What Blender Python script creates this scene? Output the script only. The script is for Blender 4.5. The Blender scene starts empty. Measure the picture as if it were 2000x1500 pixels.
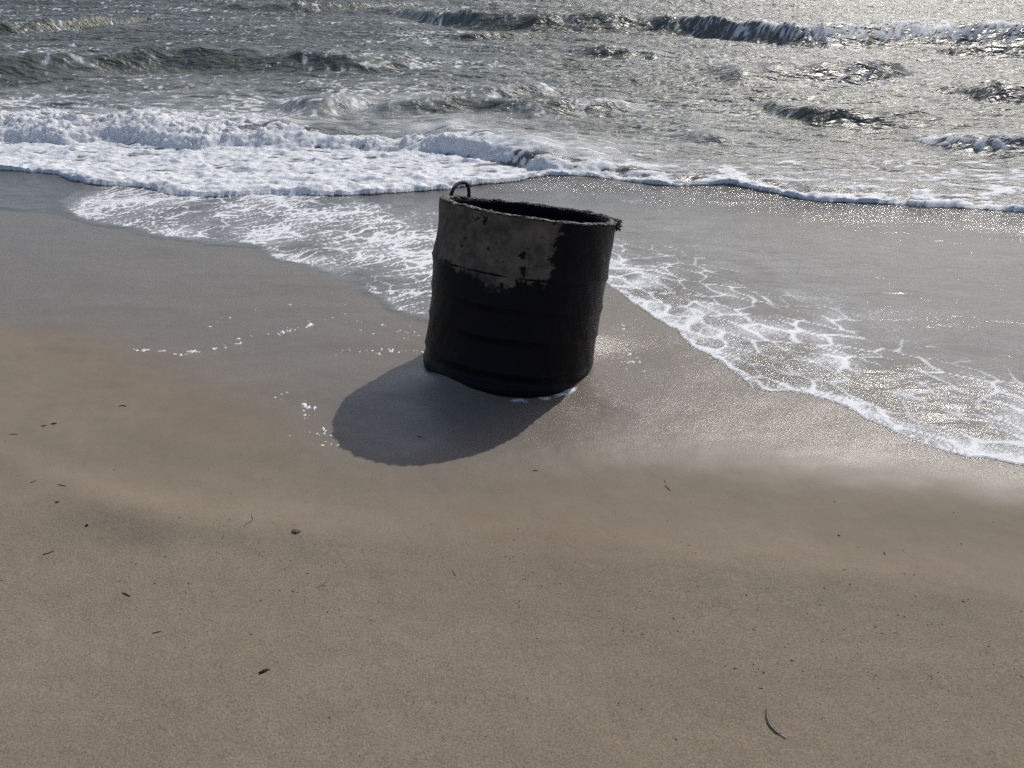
import bpy, bmesh, math, random
import numpy as np
from mathutils import Matrix, Vector

random.seed(7)
rng = np.random.default_rng(7)
sc = bpy.context.scene
col = sc.collection

# ------------------------------------------------------------------ camera
PITCH = math.radians(29.5)
FPX = 2000 * 26.0 / 36.0
CAMH = 1.65
cd = bpy.data.cameras.new('camera')
cd.lens = 26.0
cd.sensor_width = 36.0
cd.clip_start = 0.05
cd.clip_end = 9000
cam = bpy.data.objects.new('camera', cd)
cam.location = (0, 0, CAMH)
cam.rotation_euler = (math.pi / 2 - PITCH, 0, 0)
col.objects.link(cam)
sc.camera = cam

# ------------------------------------------------------------------ sky and sun
SUN_EL, SUN_AZ = math.radians(42.0), math.radians(31.0)   # azimuth measured from +Y towards +X
w = bpy.data.worlds.new('World')
sc.world = w
w.use_nodes = True
nt = w.node_tree
sky = nt.nodes.new('ShaderNodeTexSky')
sky.sky_type = 'NISHITA'
sky.sun_disc = False
sky.sun_elevation = SUN_EL
sky.sun_rotation = SUN_AZ
sky.air_density = 0.8
sky.dust_density = 2.0
sky.ozone_density = 0.6
nt.links.new(sky.outputs[0], nt.nodes['Background'].inputs[0])
nt.nodes['Background'].inputs[1].default_value = 0.105
sd = bpy.data.lights.new('sun', 'SUN')
sd.energy = 2.8
sd.angle = math.radians(0.53)
sd.color = (1.0, 0.955, 0.89)
so = bpy.data.objects.new('sun', sd)
sdir = Vector((math.sin(SUN_AZ) * math.cos(SUN_EL), math.cos(SUN_AZ) * math.cos(SUN_EL), math.sin(SUN_EL)))
so.rotation_euler = sdir.to_track_quat('Z', 'Y').to_euler()
so.location = (20, 30, 40)
col.objects.link(so)
sc.view_settings.view_transform = 'Standard'
sc.view_settings.look = 'None'
sc.view_settings.gamma = 1.0
sc.view_settings.exposure = 0.0
sc.view_settings.use_curve_mapping = False
sc.render.engine = 'CYCLES'
sc.cycles.use_denoising = False
sc.cycles.max_bounces = 4
sc.cycles.diffuse_bounces = 2
sc.cycles.glossy_bounces = 2

# ------------------------------------------------------------------ helpers
SLOPE = 0.065
SEA = -0.50
Fv = np.array([0, math.cos(PITCH), -math.sin(PITCH)])
Uv = np.array([0, math.sin(PITCH), math.cos(PITCH)])
Cv = np.array([0, 0, CAMH])


def at(px, py, z=None):
    """world point under a photo pixel, on the beach plane or at height z"""
    d = Fv + np.array([1.0, 0, 0]) * (px - 1000) / FPX + Uv * (750 - py) / FPX
    t = (z - CAMH) / d[2] if z is not None else -CAMH / (d[2] + SLOPE * d[1])
    return Cv + d * t


def h2(ix, iy, seed):
    ix = ix.astype(np.int64).astype(np.uint32)
    iy = iy.astype(np.int64).astype(np.uint32)
    h = ix * np.uint32(374761393) + iy * np.uint32(668265263) + np.uint32((seed * 2246822519 + 3266489917) & 0xffffffff)
    h = (h ^ (h >> np.uint32(13))) * np.uint32(1274126177)
    h = (h ^ (h >> np.uint32(16))) * np.uint32(2246822519)
    h = h ^ (h >> np.uint32(15))
    return h


def perlin(x, y, seed=0):
    x0, y0 = np.floor(x), np.floor(y)
    fx, fy = x - x0, y - y0
    u, v = fx * fx * fx * (fx * (fx * 6 - 15) + 10), fy * fy * fy * (fy * (fy * 6 - 15) + 10)
    out = []
    for j in (0, 1):
        row = []
        for i in (0, 1):
            a = h2(x0 + i, y0 + j, seed).astype(np.float32) * np.float32(2 * math.pi / 4294967296.0)
            row.append(np.cos(a) * (fx - i) + np.sin(a) * (fy - j))
        out.append(row[0] + u * (row[1] - row[0]))
    return (out[0] + v * (out[1] - out[0])) * 1.5


def fbm(x, y, octaves=4, seed=0, gain=0.5, lac=2.03, ridged=False, billow=False):
    s, a, n = 0.0, 1.0, 0.0
    for k in range(octaves):
        p = perlin(x + 17.3 * k, y - 9.1 * k, seed + k)
        if ridged:
            p = 1 - 2 * np.abs(p)
        if billow:
            p = 2 * np.abs(p) - 0.6
        s = s + a * p
        n += a
        a *= gain
        x = x * lac
        y = y * lac
    return s / n


def worley_edge(x, y, seed=0, jit=0.9):
    """distance to the border between the two nearest cells (0 on the border)"""
    x0, y0 = np.floor(x), np.floor(y)
    f1 = np.full(x.shape, 9.0)
    f2 = np.full(x.shape, 9.0)
    for j in (-1, 0, 1):
        for i in (-1, 0, 1):
            cx, cy = x0 + i, y0 + j
            a = h2(cx, cy, seed) / 4294967296.0
            b = h2(cx, cy, seed + 51) / 4294967296.0
            d = np.hypot(cx + 0.5 + jit * (a - 0.5) - x, cy + 0.5 + jit * (b - 0.5) - y)
            f2 = np.minimum(f2, np.maximum(f1, d))
            f1 = np.minimum(f1, d)
    return f2 - f1


def sst(a, b, x):
    t = np.clip((x - a) / (b - a), 0, 1)
    return t * t * (3 - 2 * t)


def polydist(X, Y, poly):
    """signed distance to a closed polygon, positive inside"""
    P = np.asarray(poly, float)
    d2 = np.full(X.shape, 1e9)
    ins = np.zeros(X.shape, bool)
    n = len(P)
    for i in range(n):
        a, b = P[i], P[(i + 1) % n]
        ex, ey = b - a
        t = np.clip(((X - a[0]) * ex + (Y - a[1]) * ey) / (ex * ex + ey * ey + 1e-12), 0, 1)
        d2 = np.minimum(d2, (X - a[0] - t * ex) ** 2 + (Y - a[1] - t * ey) ** 2)
        c = ((a[1] > Y) != (b[1] > Y))
        if c.any():
            xi = a[0] + (Y - a[1]) * ex / (ey if abs(ey) > 1e-9 else 1e-9)
            ins ^= c & (X < xi)
    d = np.sqrt(d2)
    return np.where(ins, d, -d)


def linedist(X, Y, pts):
    P = np.asarray(pts, float)
    d2 = np.full(X.shape, 1e9)
    for a, b in zip(P[:-1], P[1:]):
        ex, ey = b - a
        t = np.clip(((X - a[0]) * ex + (Y - a[1]) * ey) / (ex * ex + ey * ey + 1e-12), 0, 1)
        d2 = np.minimum(d2, (X - a[0] - t * ex) ** 2 + (Y - a[1] - t * ey) ** 2)
    return np.sqrt(d2)


def smooth_line(pts, n=6):
    """Catmull-Rom through points"""
    P = np.asarray(pts, float)
    Q = np.vstack([2 * P[0] - P[1], P, 2 * P[-1] - P[-2]])
    out = []
    for i in range(1, len(Q) - 2):
        for k in range(n):
            t = k / n
            p0, p1, p2, p3 = Q[i - 1], Q[i], Q[i + 1], Q[i + 2]
            out.append(0.5 * (2 * p1 + (p2 - p0) * t + (2 * p0 - 5 * p1 + 4 * p2 - p3) * t * t + (3 * p1 - p0 - 3 * p2 + p3) * t ** 3))
    out.append(P[-1])
    return np.array(out)


def obj_from(name, verts, faces, mat=None, parent=None, smooth=True):
    me = bpy.data.meshes.new(name)
    me.from_pydata([tuple(map(float, v)) for v in verts], [], [tuple(map(int, f)) for f in faces])
    if smooth:
        me.polygons.foreach_set('use_smooth', [True] * len(me.polygons))
    me.update()
    o = bpy.data.objects.new(name, me)
    if mat:
        me.materials.append(mat)
    col.objects.link(o)
    if parent:
        o.parent = parent
    return o


def grid_mesh(name, X, Y, Z, mat, keep=None, attrs=None):
    R, C = X.shape
    idx = np.arange(R * C).reshape(R, C)
    q = np.stack([idx[:-1, :-1], idx[:-1, 1:], idx[1:, 1:], idx[1:, :-1]], -1).reshape(-1, 4)
    if keep is not None:
        q = q[keep.reshape(-1)]
    used = np.unique(q)
    remap = np.zeros(R * C, np.int64)
    remap[used] = np.arange(len(used))
    q = remap[q]
    co = np.stack([X, Y, Z], -1).reshape(-1, 3)[used].astype(np.float32)
    me = bpy.data.meshes.new(name)
    me.vertices.add(len(co))
    me.vertices.foreach_set('co', co.ravel())
    me.loops.add(q.size)
    me.loops.foreach_set('vertex_index', q.ravel().astype(np.int32))
    me.polygons.add(len(q))
    me.polygons.foreach_set('loop_start', np.arange(0, q.size, 4, dtype=np.int32))
    me.polygons.foreach_set('use_smooth', np.ones(len(q), bool))
    me.update(calc_edges=True)
    for k, a in (attrs or {}).items():
        at_ = me.attributes.new(k, 'FLOAT', 'POINT')
        at_.data.foreach_set('value', a.reshape(-1)[used].astype(np.float32))
    me.materials.append(mat)
    o = bpy.data.objects.new(name, me)
    col.objects.link(o)
    return o


def tag(o, label=None, cat=None, group=None, kind=None):
    if label:
        o['label'] = label
    if cat:
        o['category'] = cat
    if group:
        o['group'] = group
    if kind:
        o['kind'] = kind
    return o


class NT:
    """small node-tree helper"""
    def __init__(self, name):
        self.m = bpy.data.materials.new(name)
        self.m.use_nodes = True
        self.t = self.m.node_tree
        self.b = self.t.nodes['Principled BSDF']
        self.out = self.t.nodes['Material Output']
        self.co = self.t.nodes.new('ShaderNodeTexCoord').outputs['Object']

    def set(self, sock, v):
        if hasattr(v, 'is_output'):
            self.t.links.new(v, sock)
        else:
            if isinstance(v, tuple) and len(v) == 3 and sock.type == 'RGBA':
                v = v + (1,)
            sock.default_value = v

    def p(self, **kw):
        for k, v in kw.items():
            self.set(self.b.inputs[k.replace('_', ' ')], v)

    def attr(self, name):
        n = self.t.nodes.new('ShaderNodeAttribute')
        n.attribute_name = name
        return n.outputs['Fac']

    def noise(self, scale, detail=3, rough=0.5, vec=None, dist=0.0):
        n = self.t.nodes.new('ShaderNodeTexNoise')
        n.inputs['Scale'].default_value = scale
        n.inputs['Detail'].default_value = detail
        n.inputs['Roughness'].default_value = rough
        n.inputs['Distortion'].default_value = dist
        self.t.links.new(vec or self.co, n.inputs['Vector'])
        return n.outputs['Fac']

    def voro(self, scale, feature='F1', vec=None, out='Distance'):
        n = self.t.nodes.new('ShaderNodeTexVoronoi')
        n.feature = feature
        n.inputs['Scale'].default_value = scale
        self.t.links.new(vec or self.co, n.inputs['Vector'])
        return n.outputs[out]

    def map(self, scale=(1, 1, 1), rot=(0, 0, 0)):
        n = self.t.nodes.new('ShaderNodeMapping')
        n.inputs['Scale'].default_value = scale
        n.inputs['Rotation'].default_value = rot
        self.t.links.new(self.co, n.inputs['Vector'])
        return n.outputs[0]

    def math(self, op, a, b=0.0, c=None, clamp=False):
        n = self.t.nodes.new('ShaderNodeMath')
        n.operation = op
        n.use_clamp = clamp
        self.set(n.inputs[0], a)
        self.set(n.inputs[1], b)
        if c is not None:
            self.set(n.inputs[2], c)
        return n.outputs[0]

    def ramp(self, v, a, b, x=0.0, y=1.0):
        n = self.t.nodes.new('ShaderNodeMapRange')
        n.interpolation_type = 'SMOOTHSTEP'
        self.set(n.inputs['Value'], v)
        n.inputs['From Min'].default_value = a
        n.inputs['From Max'].default_value = b
        n.inputs['To Min'].default_value = x
        n.inputs['To Max'].default_value = y
        return n.outputs[0]

    def mix(self, f, a, b):
        n = self.t.nodes.new('ShaderNodeMix')
        n.data_type = 'RGBA'
        self.set(n.inputs[0], f)
        self.set(n.inputs[6], a)
        self.set(n.inputs[7], b)
        return n.outputs[2]

    def bump(self, h, strength=0.5, dist=0.01, normal=None):
        n = self.t.nodes.new('ShaderNodeBump')
        self.set(n.inputs['Strength'], strength)
        self.set(n.inputs['Distance'], dist)
        self.set(n.inputs['Height'], h)
        if normal:
            self.t.links.new(normal, n.inputs['Normal'])
        return n.outputs[0]


# ------------------------------------------------------------------ materials
def mat_sand():
    n = NT('beach_sand')
    wet = n.attr('wet')
    dry = n.attr('dry')
    g1 = n.noise(165, 3, 0.6)
    g2 = n.noise(520, 2, 0.5)
    big = n.noise(1.7, 4, 0.55)
    mid = n.noise(9, 4, 0.6)
    base = n.mix(big, (0.222, 0.185, 0.138), (0.274, 0.232, 0.177))
    base = n.mix(n.ramp(mid, 0.35, 0.7, 0.0, 0.35), base, (0.206, 0.170, 0.127))
    base = n.mix(n.ramp(n.noise(0.8, 2, 0.5), 0.40, 0.66, 0.0, 0.40), base, (0.190, 0.150, 0.105))
    grain = n.math('ADD', n.math('MULTIPLY', n.math('SUBTRACT', g1, 0.5), 1.1), n.math('MULTIPLY', n.math('SUBTRACT', g2, 0.5), 0.9))
    gv = n.math('ADD', 1.0, n.math('MULTIPLY', grain, n.math('ADD', n.math('MULTIPLY', dry, 1.0), 0.22)))
    hs = n.t.nodes.new('ShaderNodeHueSaturation')
    n.set(hs.inputs['Value'], gv)
    n.set(hs.inputs['Color'], base)
    c = n.mix(wet, hs.outputs[0], (0.192, 0.168, 0.139))
    dark = n.math('MULTIPLY', n.ramp(n.noise(330, 1, 0.4), 0.70, 0.76), n.math('MULTIPLY', dry, 0.55))
    c = n.mix(dark, c, (0.07, 0.055, 0.04))
    n.p(Base_Color=c, Roughness=n.ramp(wet, 0.0, 1.0, 0.85, 0.19), IOR=1.36,
        Specular_IOR_Level=n.ramp(wet, 0.0, 0.8, 0.12, 0.5))
    bh = n.math('ADD', n.math('MULTIPLY', g1, 0.65), n.math('MULTIPLY', g2, 0.35))
    b1 = n.bump(bh, n.math('ADD', n.math('MULTIPLY', dry, 0.5), n.math('ADD', 0.16, n.math('MULTIPLY', wet, n.ramp(n.noise(2.2, 3, 0.5), 0.35, 0.65, 0.32, 0.44)))), 0.004)
    b2 = n.bump(mid, 0.12, 0.02, b1)
    n.p(Normal=b2)
    return n.m


def mat_water():
    n = NT('sea_water')
    sh = n.attr('shallow')       # 1 on the thin film, 0 out at sea
    ch = n.attr('chop')
    ruf = n.attr('ruffle')
    silt = n.noise(0.35, 3, 0.5)
    deep = n.mix(silt, (0.108, 0.130, 0.112), (0.145, 0.148, 0.114))
    c = n.mix(sh, deep, (0.152, 0.147, 0.133))
    v1 = n.map((0.75, 1.8, 1.0), (0, 0, 0.12))
    r1 = n.noise(2.6, 3, 0.5, v1, 0.5)
    r2 = n.noise(9, 3, 0.5, v1, 0.4)
    r3 = n.noise(150, 3, 0.6)
    b = n.bump(r1, n.math('MULTIPLY', ch, 1.0), 0.22)
    b = n.bump(r2, n.math('MULTIPLY', ch, 0.8), 0.055, b)
    b = n.bump(r3, n.math('MULTIPLY', ruf, 0.9), 0.006, b)
    n.p(Base_Color=c, Roughness=n.math('SUBTRACT', n.math('ADD', 0.14, n.math('MULTIPLY', ch, 0.17)), 0.02), IOR=1.34, Normal=b)
    return n.m


def mat_foam():
    n = NT('sea_foam')
    th = n.attr('thick')
    f1 = n.noise(60, 4, 0.65)
    f2 = n.voro(120)
    c = n.mix(n.ramp(f1, 0.3, 0.7), (0.80, 0.82, 0.83), (0.93, 0.945, 0.95))
    h = n.math('ADD', f1, n.math('MULTIPLY', f2, 0.4))
    b = n.bump(h, 0.6, 0.012)
    n.p(Base_Color=c, Roughness=0.55, IOR=1.3, Normal=b)
    n.p(Subsurface_Weight=n.math('MULTIPLY', n.attr('airy'), 0.30), Subsurface_Radius=(1.0, 1.0, 1.0), Subsurface_Scale=0.09)
    # thin foam is a lace of bubbles: what lies below shows through
    tr = n.t.nodes.new('ShaderNodeBsdfTransparent')
    mx = n.t.nodes.new('ShaderNodeMixShader')
    a = n.math('ADD', th, n.math('MULTIPLY', n.math('SUBTRACT', n.noise(110, 4, 0.65), 0.5), 0.9))
    n.set(mx.inputs[0], n.ramp(a, 0.02, 0.55))
    n.t.links.new(tr.outputs[0], mx.inputs[1])
    tl = n.t.nodes.new('ShaderNodeBsdfTranslucent')
    n.set(tl.inputs['Color'], c)
    n.t.links.new(b, tl.inputs['Normal'])
    m2 = n.t.nodes.new('ShaderNodeMixShader')
    n.set(m2.inputs[0], n.math('MULTIPLY', n.attr('airy'), 0.08))
    n.t.links.new(n.b.outputs[0], m2.inputs[1])
    n.t.links.new(tl.outputs[0], m2.inputs[2])
    n.t.links.new(m2.outputs[0], mx.inputs[2])
    n.t.links.new(mx.outputs[0], n.out.inputs['Surface'])
    return n.m


def mat_barrel():
    n = NT('tarred_concrete')
    pa = n.attr('bare')
    k = n.noise(28, 5, 0.65)
    s = n.noise(5, 4, 0.6)
    sv = n.noise(14, 4, 0.6, n.map((3, 3, 0.35)))
    conc = n.mix(k, (0.105, 0.085, 0.066), (0.235, 0.195, 0.152))
    conc = n.mix(n.ramp(s, 0.45, 0.7, 0, 0.5), conc, (0.050, 0.045, 0.042))
    tar = n.mix(n.ramp(sv, 0.4, 0.75), (0.0010, 0.0010, 0.0020), (0.0030, 0.0032, 0.0070))
    e = n.math('ADD', pa, n.math('MULTIPLY', n.math('SUBTRACT', n.noise(38, 5, 0.75), 0.5), 1.5))
    f = n.math('MULTIPLY', n.ramp(e, 0.36, 0.66), n.ramp(n.noise(11, 6, 0.75), 0.36, 0.58, 0.50, 1.0))
    n.p(Base_Color=n.mix(f, tar, conc), Roughness=n.ramp(f, 0, 1, 0.45, 0.9), Specular_IOR_Level=0.16)
    hh = n.math('ADD', n.math('MULTIPLY', k, 0.5), n.math('MULTIPLY', f, -0.5))
    n.p(Normal=n.bump(hh, 0.6, 0.008))
    return n.m


def mat_rim():
    n = NT('rough_rim')
    v = n.voro(95, 'F1', None, 'Color')
    sep = n.t.nodes.new('ShaderNodeSeparateColor')
    n.t.links.new(v, sep.inputs[0])
    f = n.ramp(sep.outputs[0], 0.45, 0.75)
    n.p(Base_Color=n.mix(f, (0.015, 0.014, 0.013), (0.30, 0.27, 0.22)), Roughness=0.8,
        Normal=n.bump(n.voro(95), 1.0, 0.012))
    return n.m


def mat_plain(name, c1, c2, scale=120, rough=0.8, bump=0.4):
    n = NT(name)
    k = n.noise(scale, 3, 0.6)
    n.p(Base_Color=n.mix(k, c1, c2), Roughness=rough, Normal=n.bump(k, bump, 0.003))
    return n.m


M_SAND, M_WATER, M_FOAM = mat_sand(), mat_water(), mat_foam()

# ------------------------------------------------------------------ beach and water heights
BX, BY = -0.022, 3.59          # foot of the barrel


def gauss(X, Y, p, s, sy=None):
    return np.exp(-((X - p[0]) / s) ** 2 - ((Y - p[1]) / (sy or s)) ** 2)


def wl(pts, z=None):
    return np.array([at(px, py, z)[:2] for px, py in pts])


RIDGE = smooth_line(wl([(-400, 960), (0, 985), (300, 1010), (650, 1046), (1000, 1064), (1300, 1090), (1600, 1122), (2000, 1188), (2500, 1290)]))
STEP = smooth_line(wl([(-300, 870), (0, 898), (84, 938), (154, 958), (230, 990), (330, 1030)]))


def sand_z(X, Y):
    Z = -SLOPE * Y
    Z = Z + 0.012 * fbm(X * 0.9, Y * 1.3, 3, 11) + 0.004 * fbm(X * 4, Y * 5, 3, 12)
    Z = Z + 0.020 * np.exp(-(linedist(X, Y, RIDGE) / 0.13) ** 2) * (0.7 + 0.5 * perlin(X * 0.8, Y * 0.8, 14)) - 0.010 * np.exp(-((linedist(X, Y, RIDGE + np.array([0, 0.30]))) / 0.18) ** 2)
    Z = Z + 0.015 * np.exp(-(linedist(X, Y, STEP) / 0.10) ** 2)
    near = np.clip(1 - Y / 3.2, 0, 1)
    Z = Z + 0.0022 * near * fbm(X * 22, Y * 22, 3, 13)
    ub, vb = X * 0.80 - Y * 0.60, X * 0.60 + Y * 0.80
    Z = Z + 0.0022 * gauss(X, Y, at(1270, 815), 0.55, 0.40) * fbm(ub * 2.0, vb * 22, 3, 15)
    # sand pushed up in front of the barrel and scoured out beside it
    Z = Z + 0.072 * gauss(X, Y, at(905, 748), 0.20, 0.17) + 0.016 * gauss(X, Y, at(760, 770), 0.25)
    Z = Z - 0.012 * gauss(X, Y, at(1100, 778), 0.17, 0.12) - 0.02 * gauss(X, Y, at(1215, 690), 0.25)
    Z = Z - 0.016 * gauss(X, Y, at(1150, 805), 0.13, 0.10) + 0.040 * gauss(X, Y, at(1130, 660), 0.20, 0.18)
    return Z


# swash limits, traced on the beach plane
FILM = [(-500, 330), (-60, 345), (90, 352), (150, 372), (105, 400), (150, 432), (240, 448), (350, 468), (470, 484), (540, 508), (600, 530), (660, 552),
        (720, 585), (780, 615), (850, 640), (900, 665), (1040, 640), (1110, 560), (1170, 546), (1208, 572), (1245, 607), (1300, 645), (1370, 690), (1440, 735), (1490, 765),
        (1560, 776), (1640, 800), (1720, 832), (1830, 876), (1900, 897), (2000, 918), (2300, 1000), (2700, 1120)]
SHEET = [(-900, 330), (-300, 332), (0, 336), (60, 340), (110, 345), (150, 358), (200, 366), (280, 370), (330, 383), (380, 388), (440, 388), (540, 384),
         (640, 386), (730, 386), (800, 382), (900, 372), (990, 362), (1060, 350), (1130, 348), (1230, 358), (1300, 366), (1400, 366), (1450, 372),
         (1520, 384), (1600, 398), (1700, 404), (1800, 412), (1900, 418), (2000, 426), (2300, 440), (2900, 470)]
BASEFILM = [(955, 738), (985, 748), (1020, 762), (1060, 771), (1105, 773), (1135, 764), (1150, 750), (1120, 700), (1000, 690)]
fl = smooth_line(wl(FILM), 4)
sl = smooth_line(wl(SHEET, -0.50), 4)
FILMP = np.vstack([fl, [[40, 3], [40, 60], [-40, 60], [-40, fl[0, 1]]]])
SHEETP = np.vstack([sl, [[40, 5], [40, 60], [-40, 60], [-40, sl[0, 1]]]])
BASEP = smooth_line(wl(BASEFILM + BASEFILM[:1]), 4)

# the shore break: toe line (pixel at sea level) with height of the roll and the amount of foam
TOE = [(-900, 280, .25, 1), (-300, 281, .25, 1), (0, 283, .25, 1), (120, 285, .26, 1), (230, 283, .27, 1), (290, 292, .26, 1), (384, 297, .24, 1), (430, 292, .22, 1), (512, 293, .22, 1),
       (608, 298, .20, 1), (700, 300, .20, 1), (790, 302, .22, 1), (860, 308, .30, .9), (920, 318, .33, .8), (980, 328, .30, .8), (1060, 340, .26, .7),
       (1140, 348, .20, .7), (1210, 352, .13, .7), (1300, 360, .08, .6), (1450, 368, .07, .5), (1700, 398, .06, .5), (2000, 420, .06, .5), (2900, 465, .06, .5)]
# swells: crest pixel, height, foam
WAVES = [
    [(700, 18, .1, 0), (780, 20, .25, .1), (860, 24, .45, .2), (1000, 27, .55, .1), (1150, 26, .6, 0), (1300, 28, .6, 0), (1390, 35, .58, .2), (1450, 42, .56, .40), (1600, 50, .56, .52),
     (1750, 48, .56, .46), (1900, 48, .56, .55), (2050, 50, .55, .46), (2500, 56, .5, .5)],
    [(-500, 120, .3, 0), (-250, 118, .35, 0), (0, 112, .42, 0), (150, 108, .42, 0), (300, 96, .47, 0), (450, 92, .5, 0), (600, 98, .45, 0), (720, 108, .35, 0), (850, 118, .18, 0), (900, 122, .02, 0)],
    [(-500, 46, .4, 0), (-200, 44, .42, 0), (0, 42, .42, 0), (150, 38, .36, 0), (300, 33, .2, 0), (400, 31, .05, 0)],
    [(420, 16, .2, 0), (560, 12, .35, .1), (700, 8, .35, 0), (850, 6, .2, 0)],
    [(535, 210, .04, 0), (570, 198, .2, 0), (610, 193, .30, 0), (650, 194, .28, 0), (700, 200, .16, .3), (760, 204, .04, .2)],
    [(680, 222, .06, 0), (760, 208, .16, 0), (850, 200, .2, 0), (950, 200, .18, 0), (1050, 203, .2, 0), (1180, 198, .2, 0), (1280, 208, .06, 0)],
    [(880, 192, .04, 0), (960, 182, .14, .2), (1030, 177, .14, .25), (1070, 176, .14, .35), (1100, 184, .04, .2)],
    [(1370, 150, .06, 0), (1430, 138, .26, 0), (1490, 142, .2, 0), (1540, 130, .28, 0), (1640, 124, .36, 0), (1720, 126, .32, 0), (1790, 140, .06, 0)],
    [(1790, 172, .05, 0), (1870, 162, .26, 0), (1950, 166, .3, 0), (2100, 172, .26, 0), (2400, 180, .1, 0)],
    [(1470, 214, .05, 0), (1530, 204, .2, 0), (1600, 209, .24, 0), (1700, 215, .24, 0), (1780, 220, .16, 0), (1850, 228, .04, 0)],
    [(1730, 264, .03, .3), (1790, 257, .15, .6), (1850, 262, .18, .45), (1930, 264, .2, .5), (2050, 266, .2, .5), (2500, 270, .2, .5)],
    [(1310, 278, .03, 0), (1360, 267, .1, 0), (1410, 267, .1, .3), (1460, 277, .03, 0)],
    [(860, 72, .1, 0), (930, 66, .22, .1), (1010, 70, .12, 0), (1080, 76, .03, 0)],
    [(1080, 100, .06, 0), (1180, 96, .2, 0), (1300, 104, .14, 0), (1400, 108, .05, 0)],
    [(1800, 100, .06, 0), (1900, 92, .25, 0), (2050, 98, .2, 0)],
]


def line_x(pts, zoff):
    """polyline of (px, py, h, foam) to sorted world arrays x, y, h, foam"""
    q = []
    for px, py, h, f in pts:
        p = at(px, py, SEA + (h if zoff else 0))
        q.append((p[0], p[1], h, f))
    q = smooth_line(q, 5)
    q = q[np.argsort(q[:, 0])]
    return q.T


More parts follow.
